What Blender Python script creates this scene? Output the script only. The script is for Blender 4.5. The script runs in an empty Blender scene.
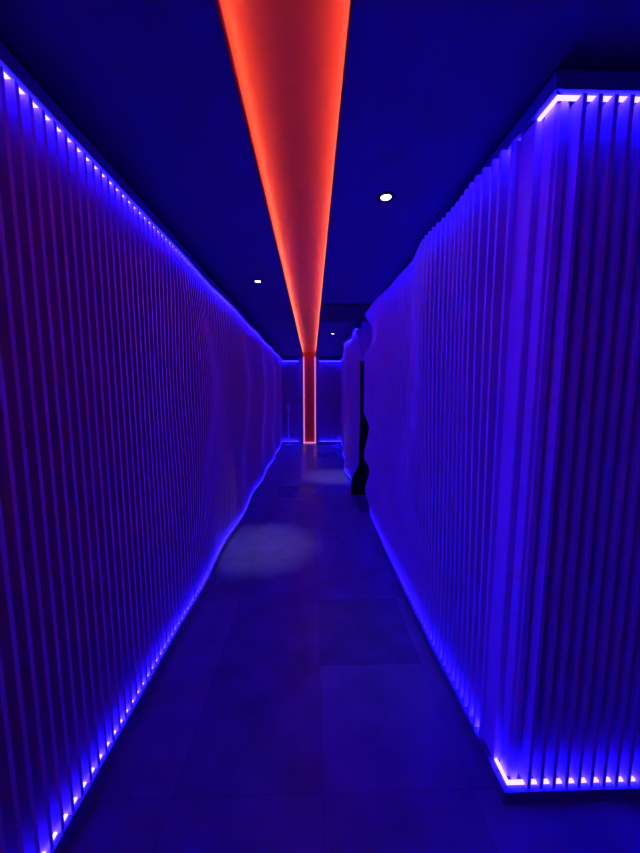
import bpy, bmesh, math, random
from mathutils import Vector
random.seed(4)
S = bpy.context.scene
C = S.collection
PI = math.pi

# ------------------------------------------------------------------ materials
def mat(name, col, rough=0.5, spec=0.4, emit=None, strength=0.0, noise=0.0, nscale=30.0, metallic=0.0):
    m = bpy.data.materials.new(name); m.use_nodes = True
    nt = m.node_tree; b = nt.nodes['Principled BSDF']
    b.inputs['Base Color'].default_value = (*col, 1)
    b.inputs['Roughness'].default_value = rough
    b.inputs['Specular IOR Level'].default_value = spec
    b.inputs['Metallic'].default_value = metallic
    if emit:
        b.inputs['Emission Color'].default_value = (*emit, 1)
        b.inputs['Emission Strength'].default_value = strength
    if noise:
        tc = nt.nodes.new('ShaderNodeTexCoord'); nz = nt.nodes.new('ShaderNodeTexNoise')
        nz.inputs['Scale'].default_value = nscale; nz.inputs['Detail'].default_value = 4
        nt.links.new(tc.outputs['Object'], nz.inputs['Vector'])
        r = nt.nodes.new('ShaderNodeMapRange')
        r.inputs['From Min'].default_value = .3; r.inputs['From Max'].default_value = .7
        r.inputs['To Min'].default_value = 1 - noise; r.inputs['To Max'].default_value = 1 + noise
        nt.links.new(nz.outputs['Fac'], r.inputs['Value'])
        mx = nt.nodes.new('ShaderNodeVectorMath'); mx.operation = 'SCALE'
        mx.inputs[0].default_value = col
        nt.links.new(r.outputs['Result'], mx.inputs['Scale'])
        nt.links.new(mx.outputs['Vector'], b.inputs['Base Color'])
    return m

BLUE = (0.0045, 0.0026, 1.0)
RED = (1.0, 0.36, 0.22)
M_slat = mat('painted_slat', (.74, .50, .64), .45, .35, noise=.06, nscale=8)
M_slat_red_spill = mat('red_spill_slat', (.68, .40, .50), .45, .35, noise=.06, nscale=8)  # red channel spill and weaker blue light put into the slat colour
M_back = mat('backing_paint', (.58, .55, .62), .7, .2, noise=.1, nscale=12)
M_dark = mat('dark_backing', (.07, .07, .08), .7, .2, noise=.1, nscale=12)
M_rail = mat('rail_paint', (.15, .145, .165), .45, .35, noise=.06, nscale=10)
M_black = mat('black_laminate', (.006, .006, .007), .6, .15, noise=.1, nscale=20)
M_wall = mat('wall_plaster', (.42, .41, .43), .7, .2, noise=.05, nscale=9)
M_pale_pink_lit = mat('pale_wall_pink_lit', (.92, .55, .70), .7, .2, noise=.03, nscale=9)  # pale wall with the red channel's pink light painted into its colour
M_wallend = mat('end_wall_paint', (.30, .29, .32), .55, .3, noise=.05, nscale=9)
M_ceil = mat('ceiling_paint', (.17, .17, .19), .75, .15, noise=.05, nscale=5)
M_dark_panel = mat('dark_ceiling_panel', (.045, .045, .05), .6, .2, noise=.1, nscale=9)
M_chan = mat('channel_red_paint', (.78, .12, .02), .34, .5, noise=.03, nscale=6)
M_lip = mat('channel_trim', (.30, .05, .03), .5, .3, noise=.05, nscale=10)
M_led = mat('blue_led', (.8, .8, .8), .5, .2, BLUE, 330)
M_led_left = mat('blue_led_bright', (.8, .8, .8), .5, .2, BLUE, 440)
M_ledend = mat('blue_led_far', (.8, .8, .8), .5, .2, BLUE, 130)
M_rled = mat('red_led', (.8, .8, .8), .5, .2, RED, 12.5)
M_rcol = mat('red_led_column', (.8, .8, .8), .5, .2, (.85, .24, .33), 1.0)
M_lens = mat('downlight_lens', (.9, .9, .9), .4, .3, (1, .99, 1), 9)
M_ring = mat('downlight_ring', (.02, .02, .022), .4, .4, noise=.05)
M_metal = mat('brushed_metal', (.85, .85, .88), .35, .5, noise=.03, nscale=20, metallic=.1)
M_plastic = mat('pale_plastic', (.85, .85, .86), .4, .4, noise=.04, nscale=20)

def floor_material():
    m = bpy.data.materials.new('stone_floor_tiles'); m.use_nodes = True
    nt = m.node_tree; N = nt.nodes; L = nt.links; b = N['Principled BSDF']
    def math_(op, a, bb=None):
        n = N.new('ShaderNodeMath'); n.operation = op
        for i, v in enumerate((a, bb)):
            if v is None: continue
            if isinstance(v, (int, float)): n.inputs[i].default_value = v
            else: L.new(v, n.inputs[i])
        return n.outputs[0]
    geo = N.new('ShaderNodeNewGeometry'); sx = N.new('ShaderNodeSeparateXYZ')
    L.new(geo.outputs['Position'], sx.inputs[0])
    T = .585
    u = math_('DIVIDE', math_('SUBTRACT', sx.outputs[0], .04), T)
    v = math_('DIVIDE', math_('SUBTRACT', sx.outputs[1], 2.84), T)
    fu, fv = math_('FLOOR', u), math_('FLOOR', v)
    cb = N.new('ShaderNodeCombineXYZ'); L.new(fu, cb.inputs[0]); L.new(fv, cb.inputs[1])
    cb.inputs[2].default_value = TILE_SEED
    wn = N.new('ShaderNodeTexWhiteNoise'); L.new(cb.outputs[0], wn.inputs['Vector'])
    def edge(f):
        fr = math_('FRACT', f)
        return math_('MINIMUM', fr, math_('SUBTRACT', 1.0, fr))
    e = math_('MINIMUM', edge(u), edge(v))
    grout = math_('LESS_THAN', e, .0028)
    nz = N.new('ShaderNodeTexNoise'); nz.inputs['Scale'].default_value = 5; nz.inputs['Detail'].default_value = 6
    L.new(geo.outputs['Position'], nz.inputs['Vector'])
    tone = N.new('ShaderNodeMapRange'); tone.inputs['To Min'].default_value = .23; tone.inputs['To Max'].default_value = .33
    L.new(wn.outputs['Value'], tone.inputs['Value'])
    nr = N.new('ShaderNodeMapRange'); nr.inputs['From Min'].default_value = .3; nr.inputs['From Max'].default_value = .7
    nr.inputs['To Min'].default_value = .78; nr.inputs['To Max'].default_value = 1.22
    L.new(nz.outputs['Fac'], nr.inputs['Value'])
    t2 = math_('MULTIPLY', tone.outputs[0], nr.outputs[0])
    t3 = math_('MULTIPLY', t2, math_('SUBTRACT', 1.0, math_('MULTIPLY', grout, .3)))
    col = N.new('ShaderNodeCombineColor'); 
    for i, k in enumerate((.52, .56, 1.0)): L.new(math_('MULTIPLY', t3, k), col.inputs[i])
    L.new(col.outputs[0], b.inputs['Base Color'])
    rr = N.new('ShaderNodeMapRange'); rr.inputs['To Min'].default_value = .26; rr.inputs['To Max'].default_value = .42
    L.new(wn.outputs['Value'], rr.inputs['Value'])
    L.new(math_('ADD', rr.outputs[0], math_('MULTIPLY', grout, .3)), b.inputs['Roughness'])
    b.inputs['Specular IOR Level'].default_value = .4
    bp = N.new('ShaderNodeBump'); bp.inputs['Strength'].default_value = .25; bp.inputs['Distance'].default_value = .002
    L.new(math_('ADD', math_('MULTIPLY', nz.outputs['Fac'], .5), math_('SUBTRACT', 1.0, grout)), bp.inputs['Height'])
    L.new(bp.outputs[0], b.inputs['Normal'])
    return m
TILE_SEED = 5.0
M_floor = floor_material()

# ------------------------------------------------------------------ helpers
def obj(name, bm, m, parent=None):
    me = bpy.data.meshes.new(name)
    bmesh.ops.recalc_face_normals(bm, faces=bm.faces)
    bm.to_mesh(me); bm.free()
    o = bpy.data.objects.new(name, me); me.materials.append(m)
    C.objects.link(o)
    if parent: o.parent = parent
    return o

def thing(name, label, cat, loc=(0, 0, 0), group=None):
    o = bpy.data.objects.new(name, None); C.objects.link(o)
    o.location = loc; o.empty_display_size = .1
    o['label'] = label; o['category'] = cat
    o['kind'] = 'thing'
    if group: o['group'] = group
    return o

def struct(name, bm, m, label=None, cat=None):
    o = obj(name, bm, m); o['kind'] = 'structure'
    if label: o['label'] = label
    if cat: o['category'] = cat
    return o

def add_box(bm, a, b):
    x0, y0, z0 = a; x1, y1, z1 = b
    v = [bm.verts.new(p) for p in ((x0,y0,z0),(x1,y0,z0),(x1,y1,z0),(x0,y1,z0),(x0,y0,z1),(x1,y0,z1),(x1,y1,z1),(x0,y1,z1))]
    for f in ((0,3,2,1),(4,5,6,7),(0,1,5,4),(1,2,6,5),(2,3,7,6),(3,0,4,7)):
        bm.faces.new([v[i] for i in f])
    return v

def box(a, b, bevel=0):
    bm = bmesh.new(); add_box(bm, a, b)
    if bevel:
        bmesh.ops.bevel(bm, geom=bm.edges[:], offset=bevel, segments=2, affect='EDGES')
    return bm

def sweep(bm, rings):
    """skin a list of 4-point rings into a closed bar"""
    vs = [[bm.verts.new(p) for p in r] for r in rings]
    n = len(rings[0])
    for a, b in zip(vs, vs[1:]):
        for i in range(n):
            j = (i + 1) % n
            bm.faces.new((a[i], a[j], b[j], b[i]))
    bm.faces.new(vs[0][::-1]); bm.faces.new(vs[-1])

def lathe(prof, c, seg=28):
    bm = bmesh.new(); rings = []
    for r, z in prof:
        rings.append([bm.verts.new((c[0] + r*math.cos(2*PI*i/seg), c[1] + r*math.sin(2*PI*i/seg), c[2] + z)) for i in range(seg)])
    for a, b in zip(rings, rings[1:]):
        for i in range(seg):
            j = (i+1) % seg
            bm.faces.new((a[i], a[j], b[j], b[i]))
    bm.faces.new(rings[0]); bm.faces.new(rings[-1])
    return bm

def smooth(t):
    t = min(1, max(0, t)); return t*t*(3-2*t)
def table(tab, x):
    if x <= tab[0][0]: return tab[0][1]
    for (a, va), (b, vb) in zip(tab, tab[1:]):
        if x <= b: return va + (vb-va)*smooth((x-a)/(b-a))
    return tab[-1][1]

# ------------------------------------------------------------------ dimensions
CEIL = 2.58
PL_TOP, RAIL_BOT, RAIL_TOP = .052, 2.455, 2.505
SL_BOT, SL_TOP = .054, 2.449
END = 9.60
PITCH = .0465
THK = .014

# wave of the slat fronts, metres towards the middle of the corridor
def w_left(s, z):
    a = .040 * smooth((s - 1.5) / 1.3)
    v = table([(.05, .45), (.7, .8), (1.6, 1.0), (2.1, .7), (2.45, .22)], z)
    return a * v * (math.cos(2*PI*(s - 2.50)/1.55 - 1.0*(math.cos(2*PI*(z - 1.62)/2.1) - 1)) - .15)

R_top = [(1.18, .0), (1.3, .03), (1.42, .053), (1.6, .048), (1.95, .082), (2.3, .046), (2.6, .063), (3.4, .115), (3.85, .10)]
R_bot = [(1.18, .0), (1.4, .006), (1.8, .02), (2.3, .028), (3.0, .03), (3.85, .03)]
R_end = [(.02, .02), (.11, .025), (.36, .085), (.61, .035), (.77, .105), (1.13, .05), (1.33, .115), (1.97, .12), (2.16, .03), (2.28, .035), (2.45, .12)]
def w_right(s, z):
    k = smooth((z - .2) / 2.0)
    w = table(R_bot, s)*(1-k) + table(R_top, s)*k
    e = smooth((s - 2.9) / .9)
    wav = .018*smooth((s-1.6)/1.0)*math.cos(2*PI*(s-1.9)/1.1 + 1.2*math.sin(2*PI*z/1.3))*(1-e)*math.sin(PI*min(1, max(0, (z-.05)/2.4)))
    return (w + wav)*(1-e) + table(R_end, z)*e

F_base = [(4.7, .0), (6.4, .01), (7.4, -.10), (8.6, -.20), (9.6, -.215)]
F_end = [(.05, .055), (.2, .05), (.5, -.055), (1.2, -.07), (1.9, -.06), (2.3, -.02), (2.45, .03)]
def w_far(s, z):
    e = 1 - smooth((s - 4.7)/.9)
    wav = .03*math.cos(2*PI*(s - 6.1)/1.5 + .9*math.sin(2*PI*(z-1.5)/1.6))
    return table(F_base, s) + wav*(1-e) + table(F_end, z)*e

DEEP = .115
class Run:
    """one straight run of slats: pos(s, d, z) gives the point at distance s along it, d out of the front line"""
    def __init__(self, pos, w, back=-.10): self.pos, self.w, self.back, self.pl = pos, w, back, PL_TOP
    def slat(self, bm, s, n=36):
        rings = []
        for i in range(n+1):
            z0 = self.pl + .002; z = z0 + (SL_TOP-z0)*i/n
            f = self.w(s, z); k = self.back + .002
            a, b = s - THK/2, s + THK/2
            rings.append([self.pos(a, k, z), self.pos(b, k, z), self.pos(b, f, z), self.pos(a, f, z)])
        sweep(bm, rings)
    def bar(self, bm, s0, s1, d0, d1, z0, z1, step=PITCH):
        """d0, d1 functions of s"""
        n = max(1, round((s1-s0)/step)); rings = []
        for i in range(n+1):
            s = s0 + (s1-s0)*i/n
            rings.append([self.pos(s, d0(s), z0), self.pos(s, d1(s), z0), self.pos(s, d1(s), z1), self.pos(s, d0(s), z1)])
        sweep(bm, rings)

LEDIN = .020
def dress(root, run, s0, s1, rail_follow=True, led_m=None, plinth_out=.007):
    led_m = led_m or M_led
    wb = lambda s: run.w(s, SL_BOT)
    wt = (lambda s: run.w(s, SL_TOP)) if rail_follow else (lambda s: 0.0)
    back = lambda s: run.back - .02
    bm = bmesh.new(); run.bar(bm, s0, s1, back, lambda s: wb(s)+plinth_out, 0.0, run.pl); obj('plinth', bm, M_rail, root)
    bm = bmesh.new(); run.bar(bm, s0, s1, back, lambda s: wt(s)+.008, RAIL_BOT, RAIL_TOP); obj('top_rail', bm, M_rail, root)
    bm = bmesh.new(); run.bar(bm, s0, s1, back, lambda s: run.back, run.pl, RAIL_BOT); obj('backing_board', bm, M_back, root)
    bm = bmesh.new(); run.bar(bm, s0, s1, lambda s: wb(s)-LEDIN-.005, lambda s: wb(s)-LEDIN+.005, run.pl, run.pl+.006); obj('led_strip', bm, led_m, root)
    bm = bmesh.new(); run.bar(bm, s0, s1, lambda s: wt(s)-LEDIN-.005, lambda s: wt(s)-LEDIN+.005, RAIL_BOT-.006, RAIL_BOT); obj('led_strip', bm, led_m, root)

def slats(root, run, positions, limit=100, n=36, name='slat', m=None):
    m = m or M_slat
    for s in positions[:limit]:
        bm = bmesh.new(); run.slat(bm, s, n); obj(name, bm, m, root)
    if positions[limit:]:
        bm = bmesh.new()
        for s in positions[limit:]: run.slat(bm, s, n)
        o = obj(name, bm, m, root); o['kind'] = 'stuff'; o['label'] = 'remaining wavy slats receding toward the far end'

def frange(a, b, st):
    out = []; x = a
    while x < b: out.append(x); x += st
    return out

# ------------------------------------------------------------------ setting
YB = -1.6
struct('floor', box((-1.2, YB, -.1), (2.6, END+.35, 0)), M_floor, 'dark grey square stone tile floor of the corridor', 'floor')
CX0, CX1 = -.250, .107        # opening of the red ceiling channel
bm = bmesh.new()
add_box(bm, (-1.2, YB, CEIL), (CX0, END+.35, CEIL+.014))
add_box(bm, (CX1, YB, CEIL), (2.6, END+.35, CEIL+.014))
struct('ceiling', bm, M_ceil, 'dark ceiling split by the red light channel', 'ceiling')
struct('wall_left', box((-1.2, YB, 0), (-1.00, END+.35, CEIL)), M_wall, 'plain wall behind the left slatted cladding', 'wall')
# right wall is a block behind the near cladding, then the recess, then the block behind the far cladding
bm = bmesh.new()
add_box(bm, (.87, 1.22, 0), (2.6, 3.83, CEIL))
add_box(bm, (1.55, 3.83, 0), (2.6, 4.74, CEIL))
struct('wall_right', bm, M_wall, 'plain wall behind the right slatted cladding and the side recess', 'wall')
bm = bmesh.new()
add_box(bm, (.97, 4.74, 0), (2.6, END+.35, CEIL))
add_box(bm, (.72, 4.69, 2.0), (1.55, 4.74, CEIL))
struct('wall_recess', bm, M_pale_pink_lit, 'plain pale wall over the black door in the recess', 'wall')
struct('wall_end', box((-1.0, END+.13, 0), (1.0, END+.35, CEIL)), M_wallend, 'end wall carrying the red light column', 'wall')
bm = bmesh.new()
add_box(bm, (CX1+.012, 3.86, CEIL-.028), (1.55, 4.74, CEIL))  # thin panel under the flat ceiling, darker than the ceiling paint
struct('trim_1', bm, M_dark_panel, 'thin dark panel under the ceiling at the side recess', 'soffit')

# black door in the far side of the recess
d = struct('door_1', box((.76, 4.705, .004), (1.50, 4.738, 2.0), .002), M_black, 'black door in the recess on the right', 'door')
hb = lathe([(.0, -.055), (.011, -.053), (.011, .053), (.0, .055)], (0, 0, 0), 14)
bmesh.ops.transform(hb, matrix=__import__('mathutils').Matrix.Rotation(PI/2, 4, 'Y'), verts=hb.verts)
bmesh.ops.translate(hb, vec=(1.40, 4.65, 1.0), verts=hb.verts)
add_box(hb, (1.43, 4.65, .992), (1.446, 4.706, 1.008))
obj('door_handle', hb, M_metal, d)

# ------------------------------------------------------------------ left cladding
runL = Run(lambda s, d, z: (-.850 + d, s, z), w_left, -.068)
runL.pl = .074
left = thing('slatted_cladding', 'long purple-lit wavy vertical slat cladding along the whole left wall', 'cladding', (-.98, 5, 0))
def P(root, f):    # keep world coordinates although the root sits away from the origin
    for ch in root.children:
        ch.location = tuple(-c for c in root.location)
L0 = .33
dress(left, runL, -1.3, END-.06, led_m=M_led_left)
slats(left, runL, frange(L0 + .02, END-.07, PITCH) + frange(-1.27, L0+.01, PITCH), m=M_slat_red_spill)
P(left, 0)

# ------------------------------------------------------------------ near right cladding with its corner
RX, FY = .732, 1.042
runR = Run(lambda s, d, z: (RX - d, s, z), w_right, -.05)
runF = Run(lambda s, d, z: (s, FY - d, z), lambda s, z: 0.0, -.11)
right = thing('slatted_cladding', 'blue-lit slat cladding wrapping the near right corner with bright dashed light strips', 'cladding', (.83, 2.5, 0))
R1 = 3.80
FX1 = 1.75
# the two legs of plinth, rail and strips are mitred at the corner
def corner_bar(d_out, d_in, z0, z1, follow=None):
    """outer offset d_out, inner d_in (both out of the front line), L-shaped in plan"""
    bm = bmesh.new()
    f = follow or (lambda s: 0.0)
    rings = []
    for s in [FX1 - i*PITCH for i in range(int((FX1-RX-.06)/PITCH)+1)]:
        rings.append([(s, FY-d_in, z0), (s, FY-d_out, z0), (s, FY-d_out, z1), (s, FY-d_in, z1)])
    rings.append([(RX-d_in, FY-d_in, z0), (RX-d_out, FY-d_out, z0), (RX-d_out, FY-d_out, z1), (RX-d_in, FY-d_in, z1)])
    n = round((R1-FY)/PITCH)
    for i in range(n+1):
        s = FY + .06 + (R1-FY-.06)*i/n
        rings.append([(RX-d_in-f(s), s, z0), (RX-d_out-f(s), s, z0), (RX-d_out-f(s), s, z1), (RX-d_in-f(s), s, z1)])
    sweep(bm, rings); return bm
fb = lambda s: w_right(s, SL_BOT)
obj('plinth', corner_bar(.008, -.10, 0, PL_TOP, fb), M_rail, right)
obj('top_rail', corner_bar(.004, -.13, RAIL_BOT, RAIL_TOP), M_rail, right)
obj('led_strip', corner_bar(-.015, -.026, PL_TOP, PL_TOP+.008, lambda s: fb(s) - .022*smooth((s-1.24)/.1)), M_led, right)
obj('led_strip', corner_bar(-.015, -.026, RAIL_BOT-.007, RAIL_BOT), M_led, right)
bm = bmesh.new(); runR.bar(bm, FY+.18, R1, lambda s: -.13, lambda s: -.05, PL_TOP, RAIL_BOT)
obj('backing_board', bm, M_back, right)
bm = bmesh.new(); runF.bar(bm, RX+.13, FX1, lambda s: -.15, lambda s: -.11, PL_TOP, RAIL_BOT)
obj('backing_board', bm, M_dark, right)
o = obj('corner_post', box((RX+.031, FY+.032, PL_TOP-.02), (RX+.076, FY+.10, RAIL_BOT+.02), .012), M_slat, right)
obj('corner_board', box((RX+.012, FY+.10, PL_TOP), (RX+.045, FY+.185, RAIL_BOT), .002), M_slat, right)
o['label'] = 'wide flat board at the corner, brighter than the slats'
slats(right, runR, frange(FY+.19, R1-.03, PITCH), 100)
slats(right, runF, frange(RX+.090, FX1, .0487), 100, 2)
bm = bmesh.new(); runR.slat(bm, R1-.008, 60); obj('end_board', bm, M_slat, right)
P(right, 0)

# ------------------------------------------------------------------ far right cladding
FRX = .655
runK = Run(lambda s, d, z: (FRX - d, s, z), w_far, -.30)
far = thing('slatted_cladding', 'farther right slat cladding beyond the dark side recess, reaching the end wall', 'cladding', (.80, 7, 0))
K0 = 4.70
dress(far, runK, K0+.02, END-.06)
slats(far, runK, frange(K0 + .045, END-.07, PITCH), m=M_slat_red_spill)
bm = bmesh.new(); 
rings = []
for i in range(61):
    z = .0 + 2.0*i/60
    f = w_far(K0, max(z, .05)) + .012
    rings.append([(FRX+.30, K0-.005, z), (FRX+.30, K0+.018, z), (FRX-f, K0+.018, z), (FRX-f, K0-.005, z)])
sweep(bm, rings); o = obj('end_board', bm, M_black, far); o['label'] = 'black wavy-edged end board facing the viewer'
bm = bmesh.new(); runK.slat(bm, K0+.012, 60); obj('slat', bm, M_slat, far)

P(far, 0)

# ------------------------------------------------------------------ end wall panels and piers
def end_panel(x0, x1, label):
    r = thing('slatted_cladding', label, 'cladding', ((x0+x1)/2, END+.05, 0))
    run = Run(lambda s, d, z: (s, END - d, z), lambda s, z: 0.0, -.09)
    dress(r, run, x0, x1, led_m=M_ledend)
    slats(r, run, frange(x0+.02, x1, PITCH), 100, 2)
    P(r, 0)
end_panel(-.895, -.395, 'narrow dark slat panel on the end wall left of the red column')
end_panel(.215, .90, 'wider dark slat panel on the end wall right of the red column')
# flat piers either side of the red column
COL0, COL1 = -.255, .110
bm = bmesh.new()
add_box(bm, (-.395, END-.03, 0), (COL0-.012, END+.13, CEIL))
add_box(bm, (COL1+.012, END-.03, 0), (.215, END+.13, CEIL))
struct('trim_2', bm, M_wallend, 'flat piers flanking the red light column', 'pier')

# ------------------------------------------------------------------ red ceiling channel
ch = thing('ceiling_light_channel', 'long recessed red-orange light channel running down the ceiling', 'ceiling light', (-.07, 4, CEIL))
CY1 = END - .03
DZ = .120
CAV = .05
obj('channel_panel', box((CX0-CAV, YB, CEIL+DZ), (CX1+CAV, END+.055, CEIL+DZ+.012)), M_chan, ch)
for sx, x in ((-1, CX0), (1, CX1)):
    bm = bmesh.new()
    a, b = sorted((x, x + sx*.004))
    add_box(bm, (a, YB, CEIL-.004), (b, CY1, CEIL+.042))
    obj('side_trim', bm, M_lip, ch)
    bm = bmesh.new()
    xa, xb = sorted((x + sx*.008, x + sx*.020))
    n = 60; rings = []
    for i in range(n+1):
        y = YB + (CY1-YB)*i/n
        rings.append([(xa, y, CEIL+.036), (xb, y, CEIL+.036), (xb, y, CEIL+.042), (xa, y, CEIL+.042)])
    sweep(bm, rings)
    obj('led_strip', bm, M_rled, ch)
    a, b = sorted((x + sx*.004, x + sx*CAV))
    obj('ledge', box((a, YB, CEIL+.016), (b, CY1, CEIL+.036)), M_lip, ch)
    a, b = sorted((x + sx*CAV, x + sx*(CAV+.01)))
    obj('cavity_side', box((a, YB, CEIL+.016), (b, CY1, CEIL+DZ+.012)), M_chan, ch)
P(ch, 0)

# ------------------------------------------------------------------ red column on the end wall
co = thing('wall_light_column', 'upright red light column with pink glowing edges in the middle of the end wall', 'wall light', (-.07, END+.05, 0))
obj('column_panel', box((COL0-.012, END+.06, 0), (COL1+.012, END+.08, CEIL+DZ)), M_chan, co)
for x0, x1 in ((COL0, COL0+.030), (COL1-.030, COL1)):
    bm = bmesh.new(); rings = []
    n = 24
    for i in range(n+1):
        z = .03 + (CEIL-.03)*i/n
        rings.append([(x0, END+.004, z), (x1, END+.004, z), (x1, END+.018, z), (x0, END+.018, z)])
    sweep(bm, rings); obj('led_strip', bm, M_rcol, co)
obj('led_strip', box((COL0-.012, END+.0, 0.0), (COL1+.012, END+.02, .03)), M_rcol, co)
P(co, 0)

# ------------------------------------------------------------------ downlights
def downlight(x, y, label, power, r=.027):
    t = thing('downlight', label, 'ceiling light', (x, y, CEIL), 'round recessed ceiling downlights')
    obj('trim_ring', lathe([(r*1.02, .0), (r*1.02, -.004), (r*1.2, -.007), (r*1.8, -.004), (r*1.82, .0)], (0, 0, 0)), M_ring, t)
    obj('lens', lathe([(.0005, -.0045), (r*.6, -.0045), (r*.98, -.0025), (r*.98, .0)], (0, 0, 0)), M_lens, t)
    ld = bpy.data.lights.new('downlight_lamp', 'SPOT'); ld.energy = power; ld.spot_size = math.radians(29); ld.spot_blend = 1.0
    ld.shadow_soft_size = .03; ld.color = (.62, .42, 1)
    lo = bpy.data.objects.new('lamp', ld); C.objects.link(lo); lo.parent = t; lo.location = (0, 0, -.02)
downlight(.393, 1.80, 'largest, nearest round downlight, in the dark ceiling right of the red channel', 8.0)
downlight(-.50, 3.12, 'small round downlight in the ceiling left of the red channel', 92.0)
downlight(.37, 5.80, 'tiny far downlight beyond the dark ceiling panel, right of the red channel', 95.0)

# ------------------------------------------------------------------ stand in front of the end wall
st = thing('dispenser_stand', 'slender pale floor stand with small box head before the left end panel', 'stand', (-.683, 9.30, 0))
obj('base_plate', box((-.11, -.11, 0), (.11, .11, .012), .003), M_metal, st)
obj('pole', lathe([(.016, .012), (.016, .96)], (0, 0, 0), 16), M_metal, st)
h = obj('dispenser_head', box((-.05, -.045, .95), (.05, .045, 1.19), .012), M_plastic, st)
obj('nozzle', box((-.018, -.075, .965), (.018, -.044, .99), .004), M_ring, h)

# ------------------------------------------------------------------ camera and world
cam = bpy.data.cameras.new('camera'); co_ = bpy.data.objects.new('camera', cam); C.objects.link(co_)
cam.sensor_fit = 'HORIZONTAL'; cam.sensor_width = 36; cam.lens = 18.0; cam.clip_start = .02
co_.location = (0, 0, 1.56)
co_.rotation_euler = (math.radians(90 - 6.25), 0, math.radians(-1.43))
S.camera = co_
w = bpy.data.worlds.new('world'); S.world = w; w.use_nodes = True
bg = w.node_tree.nodes['Background']; bg.inputs[0].default_value = (.010, .001, .11, 1); bg.inputs[1].default_value = 1.0  # even blue fill, added to light slat faces turned to the viewer
S.view_settings.view_transform = 'Standard'; S.view_settings.look = 'None'
S.view_settings.exposure = 0; S.view_settings.gamma = 1; S.view_settings.use_curve_mapping = False
S.cycles.max_bounces = 10; S.cycles.diffuse_bounces = 6; S.cycles.glossy_bounces = 4
S.cycles.caustics_reflective = False; S.cycles.caustics_refractive = False
